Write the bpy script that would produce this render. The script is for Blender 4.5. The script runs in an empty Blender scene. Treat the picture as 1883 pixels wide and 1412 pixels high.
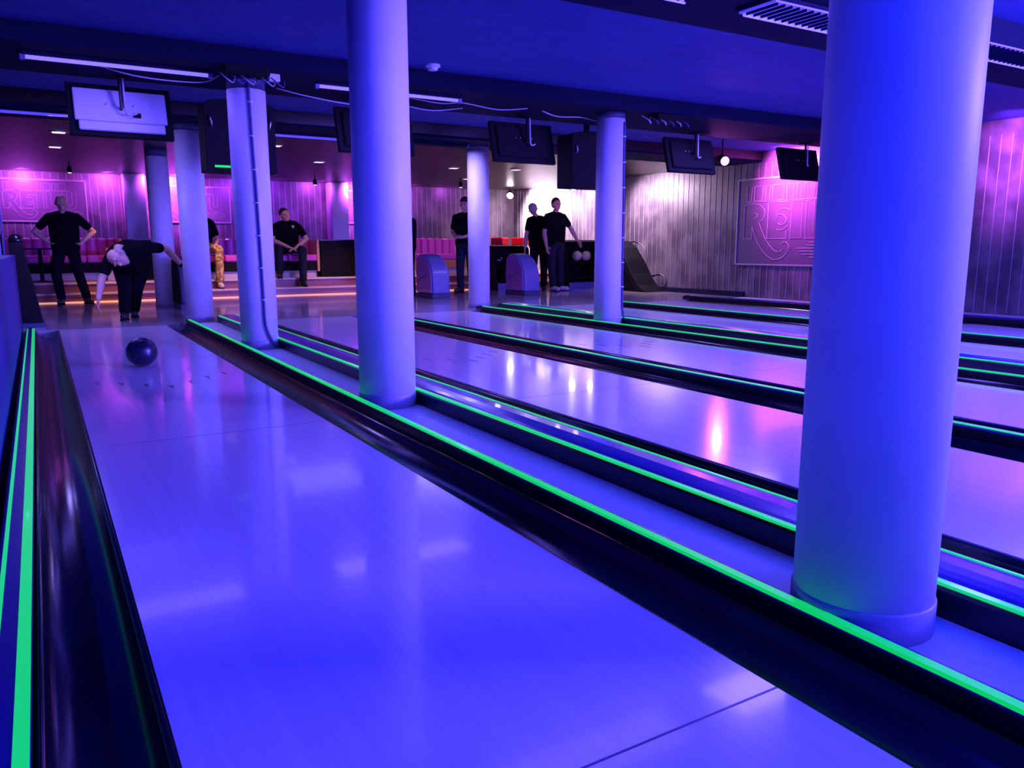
import bpy, bmesh, math, random
from mathutils import Vector, Matrix
random.seed(7)
S = bpy.context.scene
C = S.collection
PI = math.pi

# ------------------------------------------------------------------ helpers
def mat(name, col, rough=0.5, metal=0.0, emit=None, estr=0.0, coat=0.0, spec=0.5, noise=None, trans=0.0, alpha=1.0):
    m = bpy.data.materials.new(name); m.use_nodes = True
    nt = m.node_tree; b = nt.nodes['Principled BSDF']
    b.inputs['Base Color'].default_value = (*col, 1)
    b.inputs['Roughness'].default_value = rough
    b.inputs['Metallic'].default_value = metal
    b.inputs['Specular IOR Level'].default_value = spec
    b.inputs['Coat Weight'].default_value = coat
    b.inputs['Coat Roughness'].default_value = 0.06
    b.inputs['Transmission Weight'].default_value = trans
    b.inputs['Alpha'].default_value = alpha
    if emit:
        b.inputs['Emission Color'].default_value = (*emit, 1)
        b.inputs['Emission Strength'].default_value = estr
    if noise:
        scale, c2, stretch = noise[:3]
        tc = nt.nodes.new('ShaderNodeTexCoord'); mp = nt.nodes.new('ShaderNodeMapping')
        mp.inputs['Scale'].default_value = stretch
        n = nt.nodes.new('ShaderNodeTexNoise'); n.inputs['Scale'].default_value = scale
        n.inputs['Detail'].default_value = 6
        r = nt.nodes.new('ShaderNodeValToRGB')
        lo, hi = noise[3] if len(noise) > 3 else (0.35, 0.68)
        r.color_ramp.elements[0].position = lo; r.color_ramp.elements[1].position = hi
        r.color_ramp.elements[0].color = (*col, 1); r.color_ramp.elements[1].color = (*c2, 1)
        nt.links.new(tc.outputs['Object'], mp.inputs[0]); nt.links.new(mp.outputs[0], n.inputs['Vector'])
        nt.links.new(n.outputs[0], r.inputs[0]); nt.links.new(r.outputs[0], b.inputs['Base Color'])
        if len(noise) > 4:
            bp = nt.nodes.new('ShaderNodeBump'); bp.inputs['Strength'].default_value = noise[4]
            bp.inputs['Distance'].default_value = 0.02
            nt.links.new(n.outputs[0], bp.inputs['Height']); nt.links.new(bp.outputs[0], b.inputs['Normal'])
    return m

def box(bm, x0, x1, y0, y1, z0, z1):
    v = [bm.verts.new((x, y, z)) for x in (x0, x1) for y in (y0, y1) for z in (z0, z1)]
    for f in ((0,1,3,2),(4,6,7,5),(0,4,5,1),(2,3,7,6),(0,2,6,4),(1,5,7,3)):
        bm.faces.new([v[i] for i in f])

def prism(bm, prof, a0, a1, axis='y'):
    """closed profile extruded along an axis. prof is (x,z) for axis y, (y,z) for axis x, (x,y) for axis z"""
    def P(p, a):
        if axis == 'y': return (p[0], a, p[1])
        if axis == 'x': return (a, p[0], p[1])
        return (p[0], p[1], a)
    A = [bm.verts.new(P(p, a0)) for p in prof]; B = [bm.verts.new(P(p, a1)) for p in prof]
    n = len(prof)
    for i in range(n):
        bm.faces.new((A[i], A[(i+1) % n], B[(i+1) % n], B[i]))
    bm.faces.new(A[::-1]); bm.faces.new(B)

def frame_of(d):
    d = d.normalized()
    u = Vector((0, 0, 1)) if abs(d.z) < 0.9 else Vector((1, 0, 0))
    a = d.cross(u).normalized(); b = d.cross(a).normalized()
    return a, b

def tube(bm, pts, r, n=8):
    pts = [Vector(p) for p in pts]; rings = []
    for i, p in enumerate(pts):
        d = (pts[min(i+1, len(pts)-1)] - pts[max(i-1, 0)])
        if d.length < 1e-9: d = Vector((0, 0, 1))
        if i == 0: a, b = frame_of(d)
        else:
            d.normalize(); a = (a - d*a.dot(d))
            if a.length < 1e-6: a, b = frame_of(d)
            a.normalize(); b = d.cross(a)
        rr = r[i] if isinstance(r, (list, tuple)) else r
        rings.append([bm.verts.new(p + a*math.cos(2*PI*k/n)*rr + b*math.sin(2*PI*k/n)*rr) for k in range(n)])
    for i in range(len(rings)-1):
        for k in range(n):
            bm.faces.new((rings[i][k], rings[i][(k+1) % n], rings[i+1][(k+1) % n], rings[i+1][k]))
    bm.faces.new(rings[0][::-1]); bm.faces.new(rings[-1])

def lathe(bm, prof, cx=0, cy=0, n=32, M=None):
    rings = []
    for r, z in prof:
        ring = []
        for k in range(n):
            p = Vector((cx + r*math.cos(2*PI*k/n), cy + r*math.sin(2*PI*k/n), z))
            ring.append(bm.verts.new(M @ p if M else p))
        rings.append(ring)
    for i in range(len(rings)-1):
        for k in range(n):
            bm.faces.new((rings[i][k], rings[i][(k+1) % n], rings[i+1][(k+1) % n], rings[i+1][k]))
    bm.faces.new(rings[0][::-1]); bm.faces.new(rings[-1])

def ball(bm, c, r, n=20, s=(1, 1, 1)):
    M = Matrix.Translation(c) @ Matrix.Diagonal((r*s[0], r*s[1], r*s[2], 1))
    bmesh.ops.create_uvsphere(bm, u_segments=n, v_segments=max(8, n//2), radius=1, matrix=M)

def bezier(pts, n=8):
    """smooth polyline (Catmull-Rom) through pts"""
    P = [Vector(p) for p in pts]; out = []
    for i in range(len(P)-1):
        p0, p1, p2, p3 = P[max(i-1, 0)], P[i], P[i+1], P[min(i+2, len(P)-1)]
        for k in range(n):
            t = k/n
            out.append(0.5*((2*p1) + (p2-p0)*t + (2*p0-5*p1+4*p2-p3)*t*t + (3*p1-p0-3*p2+p3)*t**3))
    out.append(P[-1]); return out

def obj(name, bm, m, parent=None, smooth=False, bevel=0.0, seg=2):
    bmesh.ops.recalc_face_normals(bm, faces=bm.faces[:])
    me = bpy.data.meshes.new(name); bm.to_mesh(me); bm.free()
    for mm in (m if isinstance(m, list) else [m]): me.materials.append(mm)
    if smooth:
        for p in me.polygons: p.use_smooth = True
    o = bpy.data.objects.new(name, me); C.objects.link(o)
    if parent: o.parent = parent
    if bevel:
        bv = o.modifiers.new('bevel', 'BEVEL'); bv.width = bevel; bv.segments = seg; bv.limit_method = 'ANGLE'
    return o

def NB(): return bmesh.new()
def tag(o, label, cat, group=None, kind=None):
    o['label'] = label; o['category'] = cat
    if group: o['group'] = group
    if kind: o['kind'] = kind
    return o
def thing(name, label, cat, loc=(0, 0, 0), rz=0, group=None):
    o = bpy.data.objects.new(name, None); o.empty_display_size = 0.1; C.objects.link(o)
    o.location = loc; o.rotation_euler = (0, 0, rz)
    return tag(o, label, cat, group)
def struct(name, bm, m, label, cat, **k):
    o = obj(name, bm, m, **k); tag(o, label, cat, kind='structure'); return o
def copy_tree(o, parent=None):
    c = o.copy(); C.objects.link(c); c.parent = parent
    for ch in [x for x in bpy.data.objects if x.parent == o]: copy_tree(ch, c)
    return c

# ------------------------------------------------------------------ materials
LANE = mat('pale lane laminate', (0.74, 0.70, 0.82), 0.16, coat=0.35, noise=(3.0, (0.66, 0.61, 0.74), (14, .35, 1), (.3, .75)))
APPR = mat('approach wood', (0.50, 0.42, 0.50), 0.14, coat=0.35, noise=(3.0, (0.38, 0.30, 0.36), (6, .5, 1)))
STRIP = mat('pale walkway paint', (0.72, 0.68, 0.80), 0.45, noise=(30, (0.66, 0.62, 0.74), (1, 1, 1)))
UNDER = mat('dark subfloor', (0.01, 0.01, 0.012), 0.7)
GUT = mat('black gutter plastic', (0.008, 0.008, 0.012), 0.2, spec=0.5)
RAIL = mat('black rail plastic', (0.006, 0.006, 0.012), 0.3)
RCAP = mat('dark blue rail cap', (0.012, 0.012, 0.16), 0.25)
COVER = mat('dark blue glossy cover', (0.022, 0.022, 0.34), 0.26, coat=0.15, noise=(4, (0.015, 0.015, 0.26), (30, .4, 1)))
GREEN = mat('glowing green strip', (0.015, 0.20, 0.07), 0.4, emit=(0.004, 0.78, 0.13), estr=0.78, coat=0.25)
MARK = mat('dark lane marking', (0.10, 0.08, 0.14), 0.3)
PILL = mat('white column paint', (0.72, 0.68, 0.82), 0.5, noise=(5, (0.66, 0.62, 0.76), (1, 1, 1)))
PBASE = mat('grey column base band', (0.28, 0.27, 0.38), 0.5)
DARKP = mat('dark blue paint', (0.05, 0.05, 0.12), 0.6)
CEIL = mat('ceiling board', (0.035, 0.05, 0.34), 0.75, noise=(2.2, (0.022, 0.036, 0.27), (1.2, 6, 1), (.35, .7), .25))
BEAM = mat('dark beam paint', (0.007, 0.008, 0.035), 0.85, spec=0.1)
CEILB = mat('dark brown slat ceiling', (0.030, 0.016, 0.020), 0.35, noise=(3, (0.014, 0.007, 0.010), (.3, 14, 1)))
WALLM = mat('dark stained board wall', (0.07, 0.055, 0.075), 0.40, noise=(2.2, (0.16, 0.13, 0.15), (1.3, 1.3, 1), (.42, .60), .35))
GROOVE = mat('pale edge highlight', (0.42, 0.35, 0.40), 0.4)  # pale tone paints in edges that catch the light
PANEL = mat('sign panel board', (0.13, 0.10, 0.14), 0.35)
BLUEW = mat('blue painted partition', (0.012, 0.016, 0.20), 0.55)
BLACK = mat('matt black', (0.006, 0.006, 0.008), 0.75, spec=0.15)
BLACKG = mat('gloss black', (0.01, 0.01, 0.014), 0.18)
TVB = mat('silver screen back', (0.62, 0.60, 0.70), 0.4)
SCREEN = mat('dark screen glass', (0.01, 0.01, 0.02), 0.08)
WHITEP = mat('white plastic', (0.8, 0.78, 0.85), 0.4)
METAL = mat('brushed metal', (0.6, 0.6, 0.65), 0.3, metal=1.0)
PINK = mat('pink vinyl', (0.60, 0.07, 0.42), 0.38, coat=0.2)
REDV = mat('red vinyl', (0.75, 0.03, 0.05), 0.4, emit=None)
WOOD = mat('orange oak', (0.58, 0.30, 0.10), 0.4, noise=(4, (0.48, 0.22, 0.07), (1, 1, 12)))
PALEB = mat('pale plinth paint', (0.6, 0.52, 0.5), 0.5)
STEPR = mat('reddish wood riser', (0.30, 0.11, 0.06), 0.35, noise=(4, (0.22, 0.07, 0.04), (.6, 1, 14)))
TREAD = mat('brown tread', (0.36, 0.20, 0.13), 0.35, noise=(4, (0.26, 0.13, 0.08), (.4, 12, 1)))
NOSE = mat('pale step nosing', (0.75, 0.62, 0.48), 0.4)
LED = mat('warm led tape', (0.9, 0.6, 0.4), 0.5, emit=(1.0, 0.44, 0.24), estr=.85)
LAMPV = mat('violet lamp tube', (0.3, 0.25, 0.9), 0.4, emit=(0.17, 0.12, 1.0), estr=1.6)
LAMPD = mat('violet louvre', (0.3, 0.25, 0.9), 0.4, emit=(0.07, 0.045, 0.62), estr=1.0)
LAMPW = mat('white lamp lens', (1, 1, 1), 0.4, emit=(1.0, 0.86, 1.0), estr=28)
LAMPM = mat('magenta lamp lens', (1, .6, 1), 0.4, emit=(1.0, 0.30, 1.0), estr=2.8)
LAMPP = mat('small warm lamp lens', (1, .9, .8), 0.4, emit=(1.0, 0.75, 0.8), estr=1.0)
LEDG = mat('green indicator', (0, .05, .01), 0.6, emit=(0.02, 0.8, 0.12), estr=1.0)
CABLE = mat('pale cable sheath', (0.45, 0.42, 0.55), 0.5)
CABLED = mat('dark cable sheath', (0.05, 0.05, 0.2), 0.5)
HOODP = mat('purple hood moulding', (0.30, 0.09, 0.42), 0.35, coat=0.2)
HOODB = mat('blue hood moulding', (0.15, 0.15, 0.36), 0.35, coat=0.2)
BALLB = mat('dark blue bowling ball', (0.008, 0.008, 0.035), 0.32)
BALLK = mat('black bowling ball', (0.01, 0.01, 0.015), 0.1, coat=0.5)
BALLY = mat('cream bowling ball', (0.75, 0.62, 0.36), 0.15, coat=0.4)
GLASS = mat('clear screen glass', (0.8, 0.85, 1.0), 0.02, trans=1.0)
CUPM = mat('cream paper cup', (0.85, 0.72, 0.5), 0.5)
SKIN = mat('skin', (0.72, 0.42, 0.30), 0.5, noise=(25, (0.66, 0.36, 0.26), (1, 1, 1)))
SHIRT = mat('black cotton', (0.0035, 0.0035, 0.006), 0.9, spec=0.1)
JEANS = mat('dark denim', (0.014, 0.016, 0.03), 0.85, spec=0.15, noise=(40, (0.022, 0.026, 0.045), (1, 1, 1)))
TROUS = mat('black trousers', (0.006, 0.006, 0.010), 0.9, spec=0.1)
CAMO = mat('tan camouflage cloth', (0.60, 0.42, 0.18), 0.8, noise=(16, (0.22, 0.13, 0.06), (1, 1, 1), (.40, .52)))
SHOEB = mat('dark shoe', (0.02, 0.02, 0.025), 0.4)
SHOEW = mat('pale shoe', (0.7, 0.6, 0.6), 0.45)
HAIRG = mat('grey hair', (0.45, 0.40, 0.36), 0.7)
HAIRD = mat('dark cropped hair', (0.05, 0.03, 0.025), 0.7)
EYE = mat('eye', (0.04, 0.03, 0.03), 0.2)

# ------------------------------------------------------------------ key dimensions (metres)
YB, YF = -2.6, 9.75          # lane extent: behind the camera to the foul line
YS = 14.5                    # foot of the steps
YW = 17.6                    # back wall
XR = 10.6                    # right wall
PER = 3.89                   # pitch between lane pairs
ZC, ZB = 2.44, 2.30          # slab and beam soffit

# ------------------------------------------------------------------ setting
b = NB(); box(b, -1.0, XR+.02, -3.0, YW, -.30, -.13)
struct('floor', b, UNDER, 'dark subfloor below the bowling lanes', 'floor')
b = NB(); box(b, -1.0, XR, YF, YS, -.13, 0.0)
struct('floor.001', b, APPR, 'glossy wooden approach floor in front of the lanes', 'floor')
b = NB()
for x0, x1 in ((1.482, 1.772), (1.482+PER, 1.772+PER)): box(b, x0, x1, YB, YF, -.13, -.002)
box(b, 9.40, XR, YB, YF, -.13, 0.0)
struct('floor.002', b, STRIP, 'pale painted floor strips that carry the columns between lanes', 'floor')
b = NB(); box(b, -1.0, XR, -3.0, 9.5, ZC, ZC+.15)
struct('ceiling', b, CEIL, 'rough painted ceiling slab above the lanes', 'ceiling')
b = NB(); box(b, -1.0, XR, 9.5, YW, ZB, ZC+.15)
for k in range(54): box(b, -1.0, XR, 10.5+k*.13, 10.5+k*.13+.11, ZB-.012, ZB)
struct('ceiling.001', b, CEILB, 'lower dark slatted ceiling above the seating area', 'ceiling')
for i, (y0, y1) in enumerate(((3.25, 4.08), (6.75, 7.86))):
    b = NB(); box(b, -1.0, XR, y0, y1, ZB, ZC); 
    struct('trim_%d' % (i+1), b, BEAM, 'dark ceiling beam', 'beam')
b = NB(); box(b, -1.0, XR, 9.52, 10.35, ZB-.03, ZB)
struct('trim_3', b, BEAM, 'dark shallow bulkhead at the foul line', 'beam')

b = NB(); box(b, XR, XR+.15, -3.0, YW+.15, -.30, ZC+.15)
for k in range(int((YW+2.9)/.14)): 
    y = -2.9 + k*.14; box(b, XR-.006, XR, y, y+.007, 0.02, 2.26)
for f in b.faces[6:]: f.material_index = 1
struct('wall_right', b, [WALLM, GROOVE], 'long dark boarded wall with vertical joints paled as if catching light', 'wall')
b = NB(); box(b, -1.15, XR, YW, YW+.15, -.30, ZC+.15)
for k in range(int(11.4/.13)):
    x = -.95 + k*.13; box(b, x, x+.009, YW-.006, YW, .32, 2.27)
for f in b.faces[6:]: f.material_index = 1
struct('wall_back', b, [WALLM, GROOVE], 'dark boarded back wall with vertical joints paled as if catching light', 'wall')
b = NB(); box(b, -1.15, -1.0, -3.0, YW, -.30, ZC+.15)
struct('wall_left', b, DARKP, 'dark left wall', 'wall')
b = NB(); box(b, -1.15, XR+.15, -3.15, -3.0, -.30, ZC+.15)
struct('wall_front', b, DARKP, 'dark wall at the pin end', 'wall')
b = NB(); box(b, XR-.035, XR, 9.75, 17.6, 0, .09)
struct('baseboard_right', b, BEAM, 'dark skirting under the right wall', 'baseboard')
b = NB(); box(b, -.34, -.20, YB, 10.0, -.13, .785)
box(b, -.345, -.195, YB, 10.0, .785, .80)
struct('wall_left.001', b, BLUEW, 'low blue painted partition beside the left gutter', 'wall')

# raised platform with two steps
b = NB()
box(b, -1.0, XR, YS, YS+.35, -.13, .14); box(b, -1.0, XR, YS+.35, YW, -.13, .295)
struct('platform_riser', b, STEPR, 'reddish wooden steps up to the seating platform', 'steps')
b = NB()
box(b, -1.0, XR, YS+.02, YS+.35, .14, .155); box(b, -1.0, XR, YS+.37, YW, .295, .31)
struct('platform_tread', b, TREAD, 'brown wooden tread boards of the seating platform', 'steps')
b = NB()
box(b, -1.0, XR, YS-.025, YS+.02, .125, .157); box(b, -1.0, XR, YS+.325, YS+.37, .28, .312)
struct('trim_4', b, NOSE, 'pale nosings along the platform steps', 'trim')
b = NB(); box(b, -.05, 8.75, YS-.03, YS-.001, .002, .016)
tag(obj('light_strip', b, LED), 'warm glowing light strip along the foot of the platform steps', 'light strip')

# ------------------------------------------------------------------ lanes
SEAMS = (0.965, 3.83, 6.70)
def lane(x0, w, label):
    t = thing('bowling_lane', label, 'bowling lane', (x0, 0, 0), 0, 'bowling lanes side by side')
    b = NB(); ys = [YB] + list(SEAMS) + [YF]
    for a, c in zip(ys[:-1], ys[1:]): box(b, 0, w, a+.0005, c-.0005, -.05, 0)
    obj('lane_bed', b, LANE, t)
    b = NB(); box(b, 0, w, YB, YF, -.10, -.052); obj('foundation', b, UNDER, t)
    for y in SEAMS:
        b = NB(); box(b, 0, w, y-.0028, y+.0028, -.01, .0004); obj('joint_strip', b, MARK, t)
    b = NB(); box(b, 0, w, YF-.03, YF-.004, 0.0003, .0012); obj('foul_line', b, MARK, t)
    # arrows: seven darts in a V pointing to the pins
    for k in range(7):
        x = w*(k+1)/8; y = 5.72 - (3-abs(k-3))*.13
        b = NB(); prism(b, [(x-.014, y+.06), (x, y-.075), (x+.014, y+.06), (x, y+.03)], .0004, .0013, 'z')
        obj('arrow_marker', b, MARK, t)
    for s in (-1, 1):
        b = NB(); g = .229; prof = []
        if s < 0 and x0 < 1: g = .214
        if s < 0: xa, xb = -g, -.002
        else: xa, xb = w+.002, w+g
        c = (xa+xb)/2; r = (xb-xa)/2
        prof = [(xa, -.004)] + [(c - (r-.012)*math.cos(PI*k/12), -.006-.075*math.sin(PI*k/12)) for k in range(13)] + [(xb, -.004), (xb, -.10), (xa, -.10)]
        prism(b, prof, YB, YF-.02, 'y'); obj('gutter', b, GUT, t, smooth=True)
    return t
LW = 1.061
lane(.134, LW, 'nearest bowling lane at the left, with the rolling ball on it')
lane(2.315, LW, 'second bowling lane from the left, behind the first row of white columns')
lane(4.03, LW, 'third bowling lane, showing the white lamp streaks beyond the second lane')
lane(2.315+PER, LW, 'fourth bowling lane, just past the second row of white columns')
lane(4.03+PER, LW, 'farthest bowling lane, next to the right wall')

def rail(x0, x1, z, greens, label, yend=YF-.02, gx=None):
    t = thing('lane_rail', label, 'lane divider', (0, 0, 0), 0, 'rails dividing the lanes')
    b = NB(); w = x1-x0; q = min(.025, w*.35)
    prof = [(x0, -.10), (x0, z-.02)] + [(x0+q-q*math.cos(PI/2*k/5), z-.02+.02*math.sin(PI/2*k/5)) for k in range(1, 6)] + \
           [(x1-q+q*math.sin(PI/2*k/5), z-.02+.02*math.cos(PI/2*k/5)) for k in range(6)] + [(x1, -.10)]
    prism(b, prof, YB, yend, 'y')
    # rounded nose at the foul line
    for k in range(6):
        s0 = 1 - (k/6)**2*.45
        box(b, (x0+x1)/2-w/2*s0*.98, (x0+x1)/2+w/2*s0*.98, yend+.03*k, yend+.03*(k+1), -.06, z*s0)
    obj('rail_body', b, RAIL, t)
    b = NB(); prism(b, [(p[0]+(p[0]-(x0+x1)/2)*.02, p[1]+.0012) for p in prof[2:-1] if p[1] > z-.016], YB, yend-.01, 'y'); obj('rail_cap', b, RCAP, t)
    for gi, g in enumerate(greens):
        hw = .0125 if gi == 0 else .0055
        b = NB(); box(b, g-hw, g+hw, YB, yend-.03, z-.008, z+.0022); obj('glow_strip', b, GREEN, t)
    return t
def cover(x0, x1, z, label):
    t = thing('lane_cover', label, 'lane divider', (0, 0, 0), 0, 'wide covers between lane pairs')
    b = NB(); prism(b, [(x0, -.10), (x0, z-.022), (x0+.012, z-.006), (x0+.03, z-.004), (x1-.012, z-.004), (x1, z-.02), (x1, -.03), (x1+.09, -.03), (x1+.09, -.10)], YB, YF, 'y')
    for k in range(8):
        s0 = 1-(k/8)**2
        box(b, x0+.02*k/3, x1-.02*k/3, YF+.03*k, YF+.03*(k+1), -.05, max(.012, (z-.01)*s0))
    obj('cover_side', b, RAIL, t)
    b = NB(); prism(b, [(x0+.03, z-.004), (x0+.045, z), (x0+.07, z+.004), ((x0+x1)/2, z+.008), (x1-.05, z+.004), (x1-.022, z), (x1-.016, z-.004)], YB, YF-.02, 'y')
    obj('cover_top', b, COVER, t)
    b = NB(); box(b, x0+.004, x0+.026, YB, YF-.02, z-.012, z-.0035); obj('glow_strip', b, GREEN, t)
    b = NB(); box(b, x1-.013, x1-.004, YB, YF-.02, z-.012, z+.0002); obj('glow_strip', b, GREEN, t)
    return t
rail(-.168, -.084, .032, (-.0985, -.150), 'black rail with two green glowing strips along the blue partition')
rail(1.432, 1.480, .055, (1.446,), 'black rail with bright green strip right of the nearest lane')
cover(1.775, 1.985, .085, 'wide dark blue cover edged in green, nearest of its two')
rail(3.620, 3.690, .055, (3.642,), 'black rail with green strip between the second and third lanes')
rail(1.432+PER, 1.480+PER, .055, (1.446+PER,), 'black green-striped rail in front of the second column row')
cover(1.775+PER, 1.985+PER, .085, 'wide dark blue cover edged in green, behind the second column row')
rail(3.625+PER, 3.690+PER, .06, (3.642+PER,), 'black rail with green strip between the fourth and farthest lanes')
rail(9.275, 9.395, .075, (), 'black rail without green strip at the foot of the right wall')

# ------------------------------------------------------------------ columns
R = .156
def column(x, y, label, ztop=2.19, top=ZB, cable=None, R=R):
    t = thing('column', label, 'column', (x, y, 0), 0, 'round white columns')
    b = NB(); lathe(b, [(R, .075), (R, ztop)], n=64); obj('shaft', b, PILL, t, smooth=False)
    o = bpy.context.scene.collection.objects[-1]
    b = NB(); lathe(b, [(R+.004, -.001), (R+.004, .07), (R, .076)], n=64); obj('base_band', b, PBASE, t)
    if top > ztop:
        b = NB(); lathe(b, [(R-.002, ztop), (R-.002, top)], n=48); obj('capital', b, DARKP, t)
    if cable:
        a0 = cable
        def pt(a, z, r=R+.012): return (r*math.sin(a), -r*math.cos(a), z)
        P = [pt(a0, 2.2), pt(a0+.03, 1.8), pt(a0+.10, 1.3), pt(a0+.14, .8), pt(a0+.16, .42), pt(a0+.2, .2, R+.016), pt(a0+.5, .06, R+.03), pt(a0+.8, .012, R+.04)]
        b = NB(); tube(b, bezier(P, 6), .011, 8); c = obj('cable', b, CABLED, t, smooth=True)
        for k in range(7):
            z = 2.05-k*.27; a = a0+.03+(2.05-z)*.085
            b = NB(); tube(b, [pt(a-.13, z, R+.003), pt(a-.05, z, R+.02), pt(a, z, R+.026), pt(a+.05, z, R+.02), pt(a+.13, z, R+.003)], .006, 6)
            obj('cable_clip', b, WHITEP, c)
    for ch in t.children:
        if ch.name.startswith(('shaft', 'base_band', 'capital')):
            for p in ch.data.polygons: p.use_smooth = len(p.vertices) == 4
    return t
AX = 1.628; BX = AX+PER
column(1.615, 1.078, 'thick white column nearest the camera at the right', 2.44, ZC, R=.155)
column(AX, 4.08, 'tall white column in the middle, second of the near row', 2.3, ZC)
column(AX, 7.05, 'white column with a dark cable clipped down it and a speaker behind', 2.16, ZB, cable=-.10)
column(AX, 10.05, 'white column at the foul line left of the cabled column', 2.20, ZB)
column(AX, 12.85, 'white column behind the stooping bowler', 2.18, ZB)
column(BX, 4.08, 'white column hidden behind the nearest thick column', 2.44, ZC)
column(BX, 7.10, 'white column of the far row with a cable down its right side', 2.24, ZB, cable=.42)
column(BX, 10.15, 'slender white column at the foul line beside the ball returns', 2.26, ZB)
def sqcol(x, y, label):
    t = thing('wall_column', label, 'column', (x, y, 0), 0, 'square columns at the back wall')
    b = NB(); box(b, -.19, .19, -.19, .19, .31, ZB-.015); obj('shaft', b, PILL, t, bevel=.015)
    b = NB(); box(b, -.2, .2, -.2, .2, .31, .40); obj('base_band', b, PBASE, t)
sqcol(1.74, 17.3, 'pale square column at the back wall behind the first round columns')
sqcol(5.84, 17.3, 'pale square column at the back wall behind the black partition')

# ------------------------------------------------------------------ lamps on the ceiling
def tube_lamp(x0, x1, y, z, label, wide=False, lit=LAMPV):
    t = thing('ceiling_lamp', label, 'ceiling lamp', ((x0+x1)/2, y, z), 0, 'long violet ceiling lamps')
    L = (x1-x0)/2; w = .14 if wide else .045
    b = NB(); box(b, -L, L, -w-.012, w+.012, -.022, 0); obj('housing', b, BEAM, t, bevel=.004)
    if wide:
        b = NB(); box(b, -L+.02, L-.02, -w, w, -.034, -.022); obj('diffuser', b, LAMPD, t)
        b = NB(); tube(b, [(-L+.03, w-.03, -.044), (L-.03, w-.03, -.044)], .011, 10); obj('tube', b, lit, t)
        b = NB()
        for k in range(24): 
            x = -L+.04+k*(2*L-.08)/23; box(b, x-.002, x+.002, -w, w, -.05, -.034)
        obj('louvre', b, BEAM, t)
    else:
        b = NB(); tube(b, [(-L+.02, 0, -.034), (L-.02, 0, -.034)], .016, 10); obj('tube', b, lit, t)
        for s in (-1, 1):
            b = NB(); box(b, s*L-.018, s*L+.018, -.022, .022, -.058, -.018); obj('end_cap', b, HOODB, t, bevel=.003)
    return t
tube_lamp(.04, 1.36, 7.10, ZB, 'violet tube lamp on the middle beam above the silver-backed screen')
tube_lamp(2.24, 3.64, 7.06, ZB, 'violet tube lamp on the middle beam behind the second near column')
tube_lamp(2.0, 3.36, 3.51, ZB, 'wide louvred violet lamp cut by the top edge of the photo', True)
tube_lamp(3.78, 5.3, 3.51, ZB, 'wide louvred violet lamp left of the nearest thick column', True)
tube_lamp(5.7, 7.2, 3.40, ZB, 'wide louvred violet lamp right of the nearest thick column', True)
tube_lamp(2.3, 3.5, 10.10, ZB-.03, 'faint tube lamp on the far bulkhead between the two near columns', False, LAMPD)
tube_lamp(-.5, .55, 9.75, ZB-.03, 'faint tube lamp on the far bulkhead left of the silver-backed screen', False, LAMPD)
tube_lamp(4.1, 5.2, 9.85, ZB-.03, 'unlit dark tube fitting on the far bulkhead above the slender column', False, BEAM)
DL = [(.37, 11.52), (.36, 13.2), (3.02, 11.5), (4.2, 13.3), (6.62, 13.1), (7.75, 12.8), (2.55, 13.4), (7.9, 15.0)]
LBL = ['round recessed light under the silver-backed screen, nearer of two at far left', 'round recessed light at far left, just above the back wall',
       'round recessed light right of the cabled column', 'round recessed light left of the second near column, close to the back wall',
       'round recessed light left of the slender far column', 'round recessed light over the two men by the right wall',
       'round recessed light beside the wall speaker, near the back wall', 'round recessed light at the back corner by the white spot']
for (x, y), l in zip(DL, LBL):
    t = thing('downlight', l, 'ceiling light', (x, y, ZB-.012), 0, 'round recessed ceiling lights')
    b = NB(); lathe(b, [(.105, 0), (.105, -.008), (.085, -.012), (.08, -.004)], n=24); obj('ring', b, METAL, t)
    b = NB()
    for k in range(5): box(b, -.07, .07, -.06+k*.028, -.052+k*.028, -.016, -.008)
    obj('grille', b, LAMPP, t)

def spot_lamp(x, y, z, aim, label, lens, r=.055, ln=.15, top=None, group='small spot lamps on the ceiling'):
    t = thing('spot_lamp', label, 'spot lamp', (x, y, z), 0, group)
    d = (Vector(aim)-Vector((x, y, z))).normalized()
    q = d.to_track_quat('-Z', 'Y').to_matrix().to_4x4()
    b = NB(); lathe(b, [(r*.6, ln), (r*.9, ln*.8), (r, .0), (r*.96, -.008), (r*.9, 0.0)], n=24, M=q); obj('can', b, BLACK, t, smooth=False)
    b = NB(); lathe(b, [(r*.86, -.002), (r*.86, -.012), (r*.5, -.018)], n=24, M=q); obj('lens', b, lens, t)
    p = q @ Vector((0, 0, ln*.5))
    b = NB(); tube(b, [(p.x, p.y, p.z), (p.x, p.y, (top or ZB-.012)-z)], .009, 8); obj('stem', b, BLACK, t)
    return t
spot_lamp(9.95, 16.7, 2.10, (9.3, 15.7, 1.5), 'white spot lamp dazzling the corner behind the two men', LAMPW, .085)
spot_lamp(9.75, 13.75, 2.10, (9.5, 12.6, 1.3), 'white spot lamp under the far speaker', LAMPW, .075)
spot_lamp(9.95, 13.35, 2.10, (9.8, 12.4, 1.3), 'white spot lamp half hidden by the far cabled column', LAMPW, .075)
spot_lamp(8.86, 8.66, 2.12, (8.3, 7.2, 1.7), 'round magenta stage lamp between the two right-hand screens', LAMPM, .075, .2, ZB+.14)
spot_lamp(.60, 15.4, 2.12, (.6, 15.3, 1.0), 'small hanging lamp over the left end of the pink sofa', LAMPP, .035, .1)
spot_lamp(4.86, 15.7, 2.10, (4.86, 15.6, 1.0), 'small hanging lamp over the black partition', LAMPP, .04, .1)
spot_lamp(7.66, 14.85, 2.10, (7.66, 14.75, 1.0), 'small hanging lamp left of the slender far column', LAMPP, .04, .1)

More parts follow.
